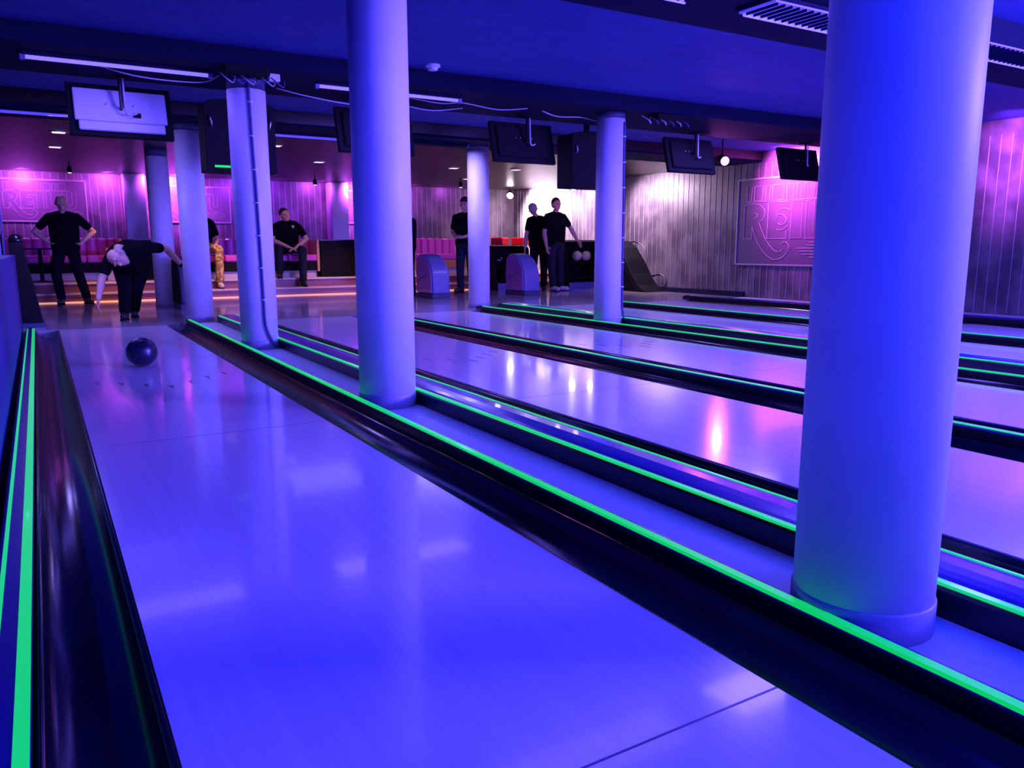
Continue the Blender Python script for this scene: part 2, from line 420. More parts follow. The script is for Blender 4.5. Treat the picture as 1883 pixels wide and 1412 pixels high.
t = thing('smoke_detector', 'white smoke detector on the ceiling slab', 'smoke detector', (3.12, 6.55, ZC))
b = NB(); lathe(b, [(.065, 0), (.065, -.018), (.05, -.024)], n=28); obj('base', b, WHITEP, t)
b = NB(); lathe(b, [(.045, -.022), (.042, -.045), (.02, -.05)], n=24); obj('sensor_cap', b, WHITEP, t)
t = thing('junction_box', 'small white junction box on the middle beam', 'junction box', (1.84, 6.95, ZB))
b = NB(); box(b, -.045, .045, -.03, .03, -.06, 0); obj('box', b, WHITEP, t, bevel=.006)
b = NB(); tube(b, [(-.045, 0, -.025), (-.14, .01, -.02)], .008, 8); obj('conduit', b, WHITEP, t)
t = thing('ceiling_control_box', 'black control box with tangled wires over the cabled column', 'control box', (1.58, 6.84, ZB))
b = NB(); box(b, -.18, .17, -.13, .06, -.065, 0); obj('case', b, BLACK, t, bevel=.008)
for k in range(6):
    x = -.2+k*.08; b = NB()
    tube(b, bezier([(x, -.03, -.06), (x+.03, -.1, -.11), (x+.09, -.06, -.13), (x+.12, .0, -.07)], 6), .005, 6); obj('wire_loop', b, CABLED if k % 2 else CABLE, t, smooth=True)
t = thing('ceiling_control_box', 'black control box with tangled wires beside the far cabled column', 'control box', (6.02, 6.85, ZB))
b = NB(); box(b, -.12, .3, -.08, .1, -.07, 0); obj('case', b, BLACK, t, bevel=.008)
for k in range(6):
    x = -.3+k*.11; b = NB()
    tube(b, bezier([(x, -.02, -.04), (x+.03, -.1, -.09), (x+.08, -.08, -.12), (x+.13, .0, -.05)], 6), .006, 6); obj('wire_loop', b, CABLED if k % 2 else CABLE, t, smooth=True)
def hang_cable(pts, label, m=CABLE):
    b = NB(); tube(b, bezier(pts, 7), .006, 6)
    tag(obj('hanging_cable', b, m, smooth=True), label, 'cable', 'cables strung along the middle beam')
z = ZB
hang_cable([(2.0, 7.5, z-.004), (2.3, 7.5, z-.05), (2.75, 7.5, z-.085), (3.2, 7.5, z-.05), (3.55, 7.5, z-.07), (3.9, 7.5, z-.02)], 'drooping pale cable on the middle beam right of the cabled column')
hang_cable([(3.1, 7.2, z-.02), (3.5, 7.2, z-.05), (3.75, 7.2, z-.025), (4.15, 7.2, z-.055), (4.5, 7.2, z-.015)], 'wavy pale cable on the middle beam left of the black screen')
hang_cable([(4.75, 7.3, z-.004), (4.95, 7.3, z-.045), (5.25, 7.3, z-.03), (5.5, 7.3, z-.05), (5.8, 7.3, z-.004)], 'wavy pale cable on the middle beam above the far cabled column')
hang_cable([(.55, 7.3, z-.004), (.8, 7.32, z-.05), (1.1, 7.34, z-.06), (1.35, 7.3, z-.05), (1.45, 7.2, z-.004)], 'pale cable from the control box to the silver-backed screen')

# ------------------------------------------------------------------ screens and speakers
def screen(x, label, back, silver=False, y=7.78):
    t = thing('television', label, 'television', (x, y, ZB), 0, 'screens hanging from the middle beam')
    W, H = .405, .225
    M = Matrix.Translation((0, 0, -.28)) @ Matrix.Rotation(math.radians(-15), 4, 'X')
    def add(name, m, *bx, bevel=.006, parent=t):
        b = NB(); box(b, *bx); b.transform(M); return obj(name, b, m, parent, bevel=bevel)
    add('cabinet', BLACK, -W, W, -.02, .03, -H, H)
    if silver:
        add('back_panel', back, -W+.045, W-.045, -.045, -.02, -H+.12, H-.05, bevel=.012)
        add('lower_panel', back, -W+.07, W-.07, -.055, -.02, -H+.035, -H+.115, bevel=.012)
    else:
        add('back_panel', BLACK, -W+.06, W-.06, -.05, -.02, -H+.05, H-.06, bevel=.012)
    add('screen_glass', SCREEN, -W+.015, W-.015, .03, .033, -H+.015, H-.015, bevel=0)
    add('socket', BLACK, .09, .15, -.062, -.04, -.06, -.02)
    for sx in (-.11, -.05, .04, .10):
        b = NB(); p = M @ Vector((sx, -.052, .04)); ball(b, p, .009, 10); obj('screw', b, METAL, t)
    b = NB(); tube(b, [(0, -.10, 0), (0, -.10, -.26)], .016, 10); tube(b, [(0, -.10, -.24), (0, -.02, -.27)], .014, 8); obj('pole', b, BLACK if not silver else RAIL, t)
    b = NB(); P = [(.02, -.12, -.02), (.022, -.125, -.2), (.035, -.12, -.30), (.08, -.10, -.305), (.12, -.075, -.29)]
    tube(b, bezier(P, 6), .009, 8); obj('cable', b, CABLE, t, smooth=True)
    b = NB(); box(b, -.06, .06, -.16, -.03, -.012, 0); obj('ceiling_plate', b, BLACK, t)
screen(.735, 'television seen from behind with a silver back, far left', TVB, True)
screen(3.05, 'television seen from behind, mostly hidden by the second near column', BLACK)
screen(4.80, 'black-backed television left of the far speaker', BLACK)
screen(7.33, 'black-backed television beside the magenta stage lamp', BLACK)
screen(9.42, 'black-backed television partly behind the nearest thick column', BLACK)

def speaker(x, y, label, led):
    t = thing('speaker', label, 'speaker', (x, y, 1.58), 0, 'black loudspeakers hung behind columns')
    b = NB(); W = .325
    prism(b, [(-W, 0), (W, 0), (W, .60)] + [(W*math.cos(PI*k/10), .60+.065*math.sin(PI*k/10)) for k in range(1, 10)] + [(-W, .60)], -.16, .16, 'y')
    obj('cabinet', b, BLACK, t, bevel=.008)
    b = NB(); box(b, -W+.03, W-.03, .16, .17, .04, .58); obj('front_grille', b, BLACKG, t)
    for s in (-1, 1):
        b = NB(); tube(b, bezier([(s*(W-.05), -.16, .50), (s*(W-.05), -.19, .48), (s*(W-.06), -.19, .42), (s*(W-.06), -.16, .40)], 5), .008, 8); obj('handle', b, METAL, t)
    if led:
        b = NB(); box(b, -W+.07, -W+.21, -.168, -.16, .035, .055); obj('indicator', b, LEDG, t)
    b = NB(); box(b, -.03, .03, -.02, .02, .66, .86); obj('bracket', b, BLACK, t)
speaker(1.765, 8.1, 'black loudspeaker with a green light behind the near cabled column', True)
speaker(5.92, 8.1, 'black loudspeaker left of the far cabled column', False)

# ------------------------------------------------------------------ sign panels
def letters(u):
    """outline strokes of the relief lettering, u = unit scale; returns polylines in (u, v)"""
    def Q(pts): return [((x-200)*.0016*u, (1310-y)*.00125*u) for x, y in pts]
    L = []
    sm = lambda pts: [(p.x, p.y) for p in bezier([(a, b_, 0) for a, b_ in Q(pts)], 6)]
    L.append(sm([(300, 512), (400, 498), (500, 510), (570, 580), (575, 650), (550, 710), (505, 748)]))
    L.append(Q([(300, 512), (300, 965)])); L.append(Q([(300, 965), (412, 965)])); L.append(Q([(412, 965), (412, 800)]))
    L.append(sm([(395, 625), (440, 618), (478, 640), (470, 680), (420, 690)]))
    L.append(sm([(412, 800), (450, 910), (520, 1050), (610, 1170), (720, 1240), (830, 1215), (905, 1120), (905, 1050), (860, 1008), (815, 1035)]))
    L.append(sm([(505, 748), (560, 880), (630, 1010), (720, 1115), (790, 1140), (830, 1105)]))
    L.append(Q([(620, 490), (620, 965)])); L.append(Q([(600, 965), (865, 965)])); L.append(Q([(620, 490), (870, 490)]))
    L.append(sm([(735, 680), (750, 620), (810, 578), (890, 590), (885, 625)]))
    L.append(sm([(755, 650), (820, 660), (862, 710), (850, 765), (800, 788), (760, 760)]))
    L.append(sm([(742, 845), (800, 858), (860, 830), (875, 800)])); L.append(Q([(868, 850), (865, 965)]))
    L.append(Q([(925, 490), (1055, 490), (1055, 965), (920, 965), (925, 490)]))
    L.append(Q([(1105, 490), (1200, 490), (1200, 890), (1330, 890), (1360, 965), (1105, 965), (1105, 490)]))
    L.append(sm([(1420, 490), (1420, 800), (1440, 920), (1540, 975), (1650, 930), (1680, 800), (1680, 490)]))
    L.append(sm([(1510, 490), (1510, 780), (1530, 850), (1590, 840), (1600, 770), (1600, 490)]))
    for k, (a, c) in enumerate(((1160, 1700), (1130, 1740), (1010, 1780), (1040, 1760), (1080, 1740), (1160, 1700))):
        y = 1015+k*38; L.append(Q([(a, y), (c, y)]))
    # worn small relief above the big letters
    for x, w in ((325, 70), (425, 120), (575, 60), (665, 150), (850, 90), (975, 60), (1070, 130), (1235, 80), (1350, 150)):
        L.append(Q([(x, 265), (x+w, 265), (x+w*.9, 455), (x, 455), (x, 265)]))
    L.append(Q([(310, 470), (1560, 470)]))
    return L
def sign(name, W, H, u, M, label):
    t = thing(name, label, 'wall sign', (0, 0, 0), 0, 'relief sign panels on the walls')
    b = NB(); box(b, 0, W, 0, .012, 0, H); b.transform(M); obj('panel_board', b, PANEL, t)
    b = NB()
    box(b, 0, W, -.012, 0, -.012, .012); box(b, 0, W, -.012, 0, H-.012, H+.012); box(b, -.012, .012, -.012, 0, 0, H); box(b, W-.012, W+.012, -.012, 0, 0, H)
    b.transform(M); obj('frame_moulding', b, GROOVE, t)
    b = NB()
    for pl in letters(u):
        tube(b, [(p[0], -.003, p[1]) for p in pl], .006*max(u, .7), 6)
    b.transform(M); obj('lettering', b, GROOVE, t)
sign('sign_panel', 1.45, .77, .54, Matrix.Translation((-.53, YW-.02, 1.37)), 'relief lettered sign panel at the left end of the back wall')
sign('sign_panel', 1.45, .72, .54, Matrix.Translation((2.14, YW-.02, 1.39)), 'relief lettered sign panel on the back wall left of the cabled column')
sign('sign_panel', 1.45, .72, .54, Matrix.Translation((6.05, YW-.02, 1.42)), 'relief lettered sign panel on the back wall behind the second near column')
MR = Matrix.Translation((XR-.02, 9.98, .57)) @ Matrix.Rotation(-PI/2, 4, 'Z')
sign('sign_panel', 2.75, 1.43, 1.0, MR, 'large relief lettered sign panel on the right wall')
# carved scroll on the right wall beside the ball rack
b = NB()
def wallpt(y, z): return (XR-.008, y, z)
for pts in ([(12.9, .55), (13.15, .68), (13.05, .92), (12.72, .98), (12.42, .80), (12.4, .48), (12.7, .30), (13.0, .38)],
            [(12.75, .55), (12.85, .72), (12.65, .8), (12.5, .62), (12.6, .42)],
            [(12.25, .30), (11.95, .34), (11.78, .22), (11.86, .08), (12.05, .09)]):
    tube(b, bezier([wallpt(*p) for p in pts], 8), .010, 6)
tag(obj('wall_relief', b, WALLM, smooth=True), 'carved scroll ornament low on the right wall beside the ball rack', 'wall ornament')

# ------------------------------------------------------------------ seating area
ZP = .31
def sofa(x0, x1, y0, y1, label, endL=False, endR=False, ztop=1.05):
    t = thing('sofa', label, 'sofa', ((x0+x1)/2, (y0+y1)/2, ZP), 0, 'pink channel-backed sofas')
    L = (x1-x0)/2; D = (y1-y0)/2
    b = NB(); box(b, -L+.02, L-.02, -D+.06, D, 0, .13); obj('plinth', b, PALEB, t)
    b = NB(); box(b, -L, L, -D+.02, D, .13, .30); obj('seat_base', b, WOOD if endL is None else BLACK, t, bevel=.01)
    n = max(1, round((x1-x0)/.62)); w = 2*L/n
    for k in range(n):
        b = NB(); box(b, -L+k*w+.004, -L+(k+1)*w-.004, -D, D-.20, .30, .43); obj('seat_cushion', b, PINK, t, bevel=.035, seg=4)
    n = max(2, round((x1-x0)/.17)); w = 2*L/n; H = ztop-ZP
    for k in range(n):
        b = NB(); x = -L+(k+.5)*w
        prism(b, [(x-w*.5, D-.05)] + [(x-w*.5*math.cos(PI*i/8), D-.16-.055*math.sin(PI*i/8)) for i in range(9)] + [(x+w*.5, D-.05)], .40, H-.03, 'z')
        ball(b, (x, D-.12, H-.04), .5, 12, (w, .17, .09))
        obj('back_channel', b, PINK, t, smooth=False)
    b = NB(); box(b, -L, L, D-.06, D, .13, H-.04); obj('back_board', b, BLACK, t)
    for s, e in ((-1, endL), (1, endR)):
        if e:
            b = NB(); box(b, s*L-.025, s*L+.025, -D-.02, D, .11, H-.02); obj('end_panel', b, WOOD, t, bevel=.006)
    return t
sofa(-.9, 1.30, 15.75, 16.55, 'long pink sofa behind the man with hands on hips', False, True)
sofa(2.35, 4.64, 15.0, 15.75, 'pink sofa on which the two seated men rest', False, True, 1.04)
sofa(6.45, 8.0, 15.25, 15.95, 'pink sofa with a wooden base left of the slender far column', None, False, 1.07)
def partition(x0, x1, y0, y1, z1, label):
    t = thing('partition', label, 'partition', ((x0+x1)/2, (y0+y1)/2, ZP), 0, 'black partitions between the sofas')
    L = (x1-x0)/2; D = (y1-y0)/2
    b = NB(); box(b, -L, L, -D, D, 0, z1-ZP-.02); obj('body', b, BLACK, t, bevel=.006)
    b = NB(); box(b, -L-.01, L+.01, -D-.01, D+.01, z1-ZP-.02, z1-ZP); obj('top_board', b, BLACKG, t, bevel=.004)
partition(1.38, 1.98, 15.6, 16.2, 1.02, 'black partition with a pale column on top, left of the foul line column')
partition(4.72, 5.72, 15.1, 15.75, 1.02, 'black partition at the right elbow of the seated man')
t = thing('bench_panel', 'orange wooden panel behind the stooping bowler', 'wood panel', (1.20, 15.55, ZP))
b = NB(); box(b, -.16, .14, -.04, .04, .18, .56); obj('board', b, WOOD, t, bevel=.006)
b = NB(); box(b, -.16, .14, -.03, .04, 0, .18); obj('foot', b, PALEB, t)
t = thing('pedestal_table', 'dark pedestal table with a cream cup on it', 'table', (.05, 15.35, ZP))
b = NB(); box(b, -.42, .42, -.22, .22, .535, .56); obj('table_top', b, BLACKG, t, bevel=.006)
b = NB(); lathe(b, [(.03, .02), (.03, .535)], n=16); obj('post', b, BLACK, t)
b = NB(); lathe(b, [(.2, 0), (.2, .012), (.05, .03)], n=24); obj('foot', b, BLACK, t)
t = thing('cup', 'cream paper cup on the dark pedestal table', 'cup', (.24, 15.3, ZP+.56))
b = NB(); lathe(b, [(.028, 0), (.04, .115)], n=20); obj('wall', b, CUPM, t)
b = NB(); lathe(b, [(.043, .112), (.043, .122), (.03, .13)], n=20); obj('lid', b, WHITEP, t)
def stool(x, y, label):
    t = thing('bar_stool', label, 'stool', (x, y, ZP), .5, 'red box-seated bar stools')
    b = NB(); box(b, -.15, .15, -.15, .15, .60, .765); obj('seat', b, REDV, t, bevel=.025, seg=3)
    b = NB(); lathe(b, [(.025, .02), (.025, .60)], n=14); obj('post', b, METAL, t)
    b = NB(); lathe(b, [(.19, 0), (.19, .012), (.04, .03)], n=24); obj('foot', b, METAL, t)
    b = NB(); tube(b, [(.13*math.cos(a*PI/8), .13*math.sin(a*PI/8), .24) for a in range(17)], .009, 8); obj('footrest', b, METAL, t)
stool(8.67, 14.98, 'red bar stool right beside the slender far column')
stool(9.19, 14.98, 'red bar stool next to the elbow of the man seen from behind')

# ball returns ---------------------------------------------------------
def ball_return(x, y, label, mp=HOODP, mb=HOODB):
    t = thing('ball_return', label, 'ball return', (x, y, 0), 0, 'ball return hoods')
    # profile in (y,z): the front leans back and rounds over at the top
    prof = [(-.33, .075), (-.325, .32), (-.30, .45), (-.24, .57), (-.15, .66), (-.03, .725), (.12, .755), (.24, .75), (.31, .70), (.33, .58), (.33, .075)]
    n = len(prof)
    def shell(x0, x1, grow=0):
        b = NB(); prism(b, prof, x0, x1, 'x'); return b
    # the hood is narrower at the top
    b = shell(-.16, .16)
    for v in b.verts: v.co.x *= 1 - .07*max(0, (v.co.z-.3)/.45)**1.6
    o = obj('hood', b, mb, t, bevel=.03, seg=5, smooth=True); o.data.set_sharp_from_angle(angle=math.radians(50))
    for s in (-1, 1):
        b = NB(); prism(b, [(p[0]*.93+.01, .09+(p[1]-.075)*.93) for p in prof], s*.16, s*.18, 'x')
        for v in b.verts: v.co.x *= 1 - .07*max(0, (v.co.z-.3)/.45)**1.6
        obj('side_panel', b, mp, t, bevel=.008)
    b = NB(); box(b, -.175, .175, -.345, .34, 0, .078); obj('plinth', b, DARKP, t, bevel=.006)
    b = NB(); tube(b, bezier([(-.182, .24, .28), (-.183, .12, .35), (-.182, 0, .36), (-.181, -.12, .43)], 6), .006, 6); obj('side_moulding', b, DARKP, t)
    return t
ball_return(5.93, 12.60, 'purple ball return hood left of the slender far column')
ball_return(7.67, 12.42, 'purple ball return hood right of the slender far column')
ball_return(1.86, 12.28, 'dark ball return hood at the hand of the stooping bowler', BLACK, DARKP)

def rack(x, y, z, W, label, balls, HH=.9):
    hs = HH/.74
    t = thing('ball_rack', label, 'ball rack', (x, y, z), 0, 'black bowling ball racks')
    b = NB()
    for s in (-1, 1):
        b = NB(); prism(b, [(-.26, 0), (.24, 0), (.24, .72*hs), (.14, HH), (-.02, HH), (-.10, .70*hs)], s*W, s*(W+.03), 'x'); obj('end_panel', b, BLACK, t, bevel=.006)
    b = NB(); box(b, -W, W, .20, .235, .02, .72*hs); obj('back_panel', b, BLACK, t)
    for k, (yy, zz) in enumerate(((-.10, .265*hs), (-.02, .50*hs))):
        b = NB(); box(b, -W, W, yy-.14, yy+.16, zz-.15, zz-.12); obj('shelf', b, BLACK, t)
    b = NB(); box(b, -W, W, -.05, .2, HH-.025, HH-.005); obj('top_board', b, BLACKG, t)
    b = NB(); box(b, -W, W, -.255, -.235, .0, .14); obj('front_board', b, HOODB, t)
    for (bx, row, m, l) in balls:
        yy, zz = ((-.10, .265*hs), (-.02, .50*hs))[row]
        bb = NB(); ball(bb, (0, 0, 0), .108, 28); o = obj('bowling_ball', bb, m, smooth=True); o.location = (x+bx, y+yy, z+zz-.004)
        tag(o, l, 'bowling ball', 'bowling balls in the racks')
rack(8.42, 14.2, 0.0, .40, 'black ball rack behind the second ball return hood', [
    (-.26, 1, BALLK, 'black bowling ball beside the slender far column, upper rack shelf'), (.02, 1, BALLK, 'black bowling ball above the rack, left of the purple hood'),
    (-.12, 0, BALLK, 'black bowling ball on the low shelf beside the slender far column')])
rack(10.0, 13.75, 0.0, .52, 'black ball rack at the right wall with cream balls', [
    (-.17, 1, BALLY, 'cream bowling ball in the right rack, left of the pair'), (.06, 1, BALLY, 'cream bowling ball in the right rack, right of the pair'),
    (.25, 0, BALLK, 'black bowling ball with a bright glint low in the right rack')], 1.02)
t = thing('rack_shadow_form', 'black tapering solid standing in for the ball rack shadow on the right wall', 'ball rack', (10.3, 12.3, 0))  # added black solid shaped like the rack's shadow, not a real hood
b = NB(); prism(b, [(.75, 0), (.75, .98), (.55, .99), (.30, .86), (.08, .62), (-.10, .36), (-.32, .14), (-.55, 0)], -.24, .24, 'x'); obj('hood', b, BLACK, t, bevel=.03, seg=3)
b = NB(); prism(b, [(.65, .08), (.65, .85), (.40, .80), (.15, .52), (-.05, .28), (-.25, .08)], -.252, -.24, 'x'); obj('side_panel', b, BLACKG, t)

# things at the left edge ---------------------------------------------
t = thing('end_cabinet', 'dark tapering cabinet with a round black top at the end of the blue partition', 'cabinet', (-.12, 10.45, 0))
b = NB()
for x0, x1, y0, y1, z0, z1, q in ((-.13, .125, -.3, .3, 0, .93, .42),):
    vs = [b.verts.new(p) for p in ((x0, y0, z0), (x1, y0, z0), (x1, y1, z0), (x0, y1, z0), (x0, y0*.5, z1), (x0+.12, y0*.5, z1), (x0+.12, y1*.5, z1), (x0, y1*.5, z1))]
    for f in ((0,1,2,3),(4,5,6,7),(0,1,5,4),(1,2,6,5),(2,3,7,6),(3,0,4,7)): b.faces.new([vs[i] for i in f])
obj('body', b, BLACK, t, bevel=.012)
b = NB(); ball(b, (-.065, 0, .955), .075, 20, (1, 1, .95)); obj('round_top', b, BLACKG, t, smooth=True)
b = NB(); box(b, -.14, .135, -.31, .31, 0, .05); obj('plinth', b, DARKP, t)
t = thing('glass_screen', 'clear glass screen standing on the blue partition', 'glass screen', (-.27, 8.2, .80))
b = NB(); box(b, -.004, .004, -1.6, 1.5, .0, .85); obj('pane', b, GLASS, t)
for y in (-.1, 1.0):
    b = NB(); box(b, -.012, .012, y-.03, y+.03, 0, .87); obj('post', b, HOODB, t, bevel=.003)

# bowling ball on the lane ---------------------------------------------
t = thing('bowling_ball', 'dark blue bowling ball rolling down the nearest lane', 'bowling ball', (.605, 6.36, .109))
b = NB(); ball(b, (0, 0, 0), .108, 40); obj('shell', b, BALLB, t, smooth=True)
for k, (a, e) in enumerate(((.2, .9), (-.05, .75), (.1, .5))):
    d = Vector((math.sin(a)*math.cos(e), -math.cos(a)*math.cos(e), math.sin(e)))
    b = NB(); lathe(b, [(.012, .1065), (.012, .1085), (.006, .1086)], n=14, M=d.to_track_quat('Z', 'Y').to_matrix().to_4x4()); obj('finger_hole', b, BLACK, t)

# ------------------------------------------------------------------ people
def capsule(bm, p0, p1, r0, r1, n=14):
    p0, p1 = Vector(p0), Vector(p1); d = p1-p0
    if d.length < 1e-5: d = Vector((0, 0, .001))
    dn = d.normalized(); P = []; RR = []
    for k in range(1, 5):
        a = PI/2*k/5; P.append(p0 - dn*r0*math.cos(a)); RR.append(r0*math.sin(a))
    P.append(p0); RR.append(r0); P.append(p1); RR.append(r1)
    for k in range(4, 0, -1):
        a = PI/2*k/5; P.append(p1 + dn*r1*math.cos(a)); RR.append(r1*math.sin(a))
    tube(bm, P, RR, n)
def remeshed(name, bm, m, parent, voxel, smooth=6):
    bmesh.ops.recalc_face_normals(bm, faces=bm.faces[:])
    me = bpy.data.meshes.new(name); bm.to_mesh(me); bm.free()
    o = bpy.data.objects.new(name, me); C.objects.link(o)
    r = o.modifiers.new('r', 'REMESH'); r.mode = 'VOXEL'; r.voxel_size = voxel; r.use_smooth_shade = True
    s = o.modifiers.new('s', 'SMOOTH'); s.factor = .5; s.iterations = smooth
    dg = bpy.context.evaluated_depsgraph_get(); dg.update()
    me2 = bpy.data.meshes.new_from_object(o.evaluated_get(dg)); o.modifiers.clear(); o.data = me2
    bpy.data.meshes.remove(me); me2.name = name
    me2.materials.clear(); me2.materials.append(m)
    for p in me2.polygons: p.use_smooth = True
    o.parent = parent; return o
V = Vector
def hand(bm, w, d, n, curl=.5, sc=1.0, side=1):
    """wrist w, direction d of the fingers, palm normal n, five fingers"""
    d = V(d).normalized(); n = V(n); n = (n-d*n.dot(d)).normalized(); s = d.cross(n)*side
    for k in (-1.2, -.4, .4, 1.2): capsule(bm, w+s*k*.010*sc, w+d*.085*sc+s*k*.021*sc, .016*sc, .0125*sc, 8)
    for k, L in zip((-1.5, -.5, .5, 1.5), (.062, .078, .084, .074)):
        a = w+d*.09*sc+s*k*.0185*sc
        p = a+(d*math.cos(curl*.6)+n*math.sin(curl*.6))*L*.5*sc
        q = p+(d*math.cos(curl*1.4)+n*math.sin(curl*1.4))*L*.5*sc
        capsule(bm, a, p, .0095*sc, .0088*sc, 8); capsule(bm, p, q, .0088*sc, .0075*sc, 8)
    a = w+d*.03*sc+s*.024*sc; p = a+(d*.6+s*.75+n*.3).normalized()*.045*sc; q = p+(d*.85+s*.25+n*.45).normalized()*.035*sc
    capsule(bm, a, p, .013*sc, .0105*sc, 8); capsule(bm, p, q, .0105*sc, .0085*sc, 8)
def person(label, loc, yaw, J, shirt=SHIRT, trousers=JEANS, shoe=SHOEB, hair=HAIRD, hairstyle='short', scale=1.0, sleeve=.62, girth=1.0, extras=None, skin=SKIN):
    """J: joint positions in a local frame, +y is where the person faces, +x the person's right"""
    t = thing('person', label, 'person', loc, yaw); t.scale = (scale,)*3
    g = girth; J = {k: V(v) if not isinstance(v, dict) else v for k, v in J.items()}
    pel, che, neck, head = J['pelvis'], J['chest'], J['neck'], J['head']
    up = (che-pel).normalized(); side = J.get('side', V((1, 0, 0))).normalized()
    hside = J.get('hipside', V((1, 0, 0))).normalized()
    fwd = up.cross(side)*-1
    look = J.get('look', V((0, 1, 0))).normalized(); hup = (head-neck).normalized()
    hup = (hup-look*hup.dot(look)).normalized(); hs = look.cross(hup)
    # body
    b = NB()
    def torso(bb, e):
        for s in (-1, 1):
            capsule(bb, pel+hside*.075*s, che+side*.085*s - up*.05, .115*g+e, .118*g+e)
            capsule(bb, che+side*.085*s-up*.05, che+side*.10*s+up*.09, .118*g+e, .085+e)
            capsule(bb, che+side*.06*s+up*.16, che+side*.155*s+up*.13, .062+e, .062+e)
        mid = (pel+che)/2; capsule(bb, pel+up*.08, che, .13*g+e, .13*g+e)
        if g > 1: capsule(bb, mid-up*.05+fwd*-.0, mid+up*.02, .15*g+e, .15*g+e)
    torso(b, 0)
    capsule(b, che+up*.14, neck+hup*.03, .062, .054)
    hc = head
    for dz, dy, r in ((.035, -.012, .088), (.01, .012, .083), (-.045, .03, .066)): ball(b, hc+hup*dz+look*dy, r, 18, (1, 1, 1))
    ball(b, hc-hup*.085+look*.055, .036, 14)                                   # chin
    capsule(b, hc+look*.088+hup*.012, hc+look*.112-hup*.03, .011, .017, 10)     # nose
    for s in (-1, 1):
        ball(b, hc+hs*.085*s-hup*.01-look*.005, .028, 12, (.5, 1, 1))           # ears
        capsule(b, hc+hs*.05*s+look*.084+hup*.035, hc+hs*.015*s+look*.094+hup*.033, .012, .012, 8)  # brow
    capsule(b, hc+hs*.022+look*.088-hup*.058, hc-hs*.022+look*.088-hup*.058, .011, .011, 8)       # lips
    for k, s in (('r', 1), ('l', -1)):
        sh, el, wr = J['sh_'+k], J['el_'+k], J['wr_'+k]
        capsule(b, sh, el, .052, .041); capsule(b, el, el+(wr-el)*.35, .042, .043); capsule(b, el+(wr-el)*.35, wr, .043, .029)
        hd = J.get('hd_'+k, (wr-el)); hn = J.get('hn_'+k, V((0, 0, -1)))
        hand(b, wr, hd, hn, J.get('curl', V((.5, 0, 0))).x, 1.0, s)
        hip, kn, an, toe = J['hip_'+k], J['kn_'+k], J['an_'+k], J['toe_'+k]
        capsule(b, hip, kn, .085, .058); capsule(b, kn, kn+(an-kn)*.35, .056, .058); capsule(b, kn+(an-kn)*.35, an, .058, .040)
        capsule(b, an+V((0, 0, -.035)), toe, .036, .028)
    body = remeshed('body', b, skin, t, .0062, 3)
    # shirt
    b = NB(); torso(b, .014)
    capsule(b, che+up*.12, che+up*.17+(neck-che).normalized()*.01, .075, .066)
    capsule(b, pel-up*.02-hside*.08, pel-up*.02+hside*.08, .128*g, .128*g)
    for k in 'rl':
        sh, el = J['sh_'+k], J['el_'+k]
        capsule(b, sh, sh+(el-sh)*sleeve, .070, .064)
    remeshed('shirt', b, shirt, t, .011, 5)
    # trousers
    b = NB(); capsule(b, pel-hside*.075-up*.03, pel+hside*.075-up*.03, .127*g, .127*g)
    for k in 'rl':
        hip, kn, an = J['hip_'+k], J['kn_'+k], J['an_'+k]
        capsule(b, hip, kn, .104, .078); capsule(b, kn, an+(kn-an).normalized()*.03, .078, .068); capsule(b, pel-up*.03, hip, .12, .11)
    remeshed('trousers', b, trousers, t, .011, 5)
    for k in 'rl':
        an, toe = J['an_'+k], J['toe_'+k]; d = V(((toe-an).x, (toe-an).y, 0)).normalized(); dz = (toe.z-.035)
        b = NB(); z0 = toe.z
        capsule(b, V((an.x, an.y, z0+.012))-d*.045, V((toe.x, toe.y, z0+.004)), .046, .040); capsule(b, an+V((0, 0, -.01)), V((an.x, an.y, z0+.02))+d*.03, .048, .05)
        o = remeshed('shoe', b, shoe, t, .009, 3)
        b = NB(); q = V((an.x, an.y, z0-.037)); s2 = V((-d.y, d.x, 0)); L = (V((toe.x, toe.y, 0))-V((an.x, an.y, 0))).length
        vv = []
        for i in range(16):
            a = 2*PI*i/16; vv.append(q+d*(L/2-.02+(L/2+.085)*math.cos(a))+s2*.05*math.sin(a))
        prism(b, [(v.x, v.y) for v in vv], q.z-.006, q.z+.012, 'z'); obj('sole', b, SHOEB if shoe is not SHOEB else BLACK, o)
    # hair
    b = NB()
    if hairstyle != 'bald':
        ball(b, hc+hup*.042-look*.022, .0935, 20, (1, 1, 1)); ball(b, hc+hup*.0-look*.045, .078, 18)
    else:
        ball(b, hc-hup*.0-look*.042, .080, 18, (1, 1, 1))
    if hairstyle == 'full': ball(b, hc+hup*.065-look*.01, .092, 18)
    remeshed('hair', b, hair, t, .009, 3)
    for s in (-1, 1):
        b = NB(); ball(b, hc+hs*.031*s+look*.083+hup*.012, .0115, 10); obj('eye', b, EYE, t, smooth=True)
    if extras: extras(t, dict(che=che, up=up, side=side, fwd=fwd, J=J))
    return t
def stand(**kw):
    J = dict(pelvis=(0, 0, .95), chest=(0, 0, 1.27), neck=(0, -.005, 1.475), head=(0, .02, 1.63),
             sh_r=(.195, 0, 1.40), sh_l=(-.195, 0, 1.40), el_r=(.25, -.03, 1.10), el_l=(-.25, -.03, 1.10), wr_r=(.25, .07, .87), wr_l=(-.25, .07, .87),
             hip_r=(.09, 0, .90), hip_l=(-.09, 0, .90), kn_r=(.11, .02, .49), kn_l=(-.11, .02, .49), an_r=(.12, -.02, .09), an_l=(-.12, -.02, .09),
             toe_r=(.15, .14, .042), toe_l=(-.15, .14, .042), hn_r=(-1, 0, 0), hn_l=(1, 0, 0))
    J.update(kw); return J
FACE_CAM = PI           # local +y turned to world -y
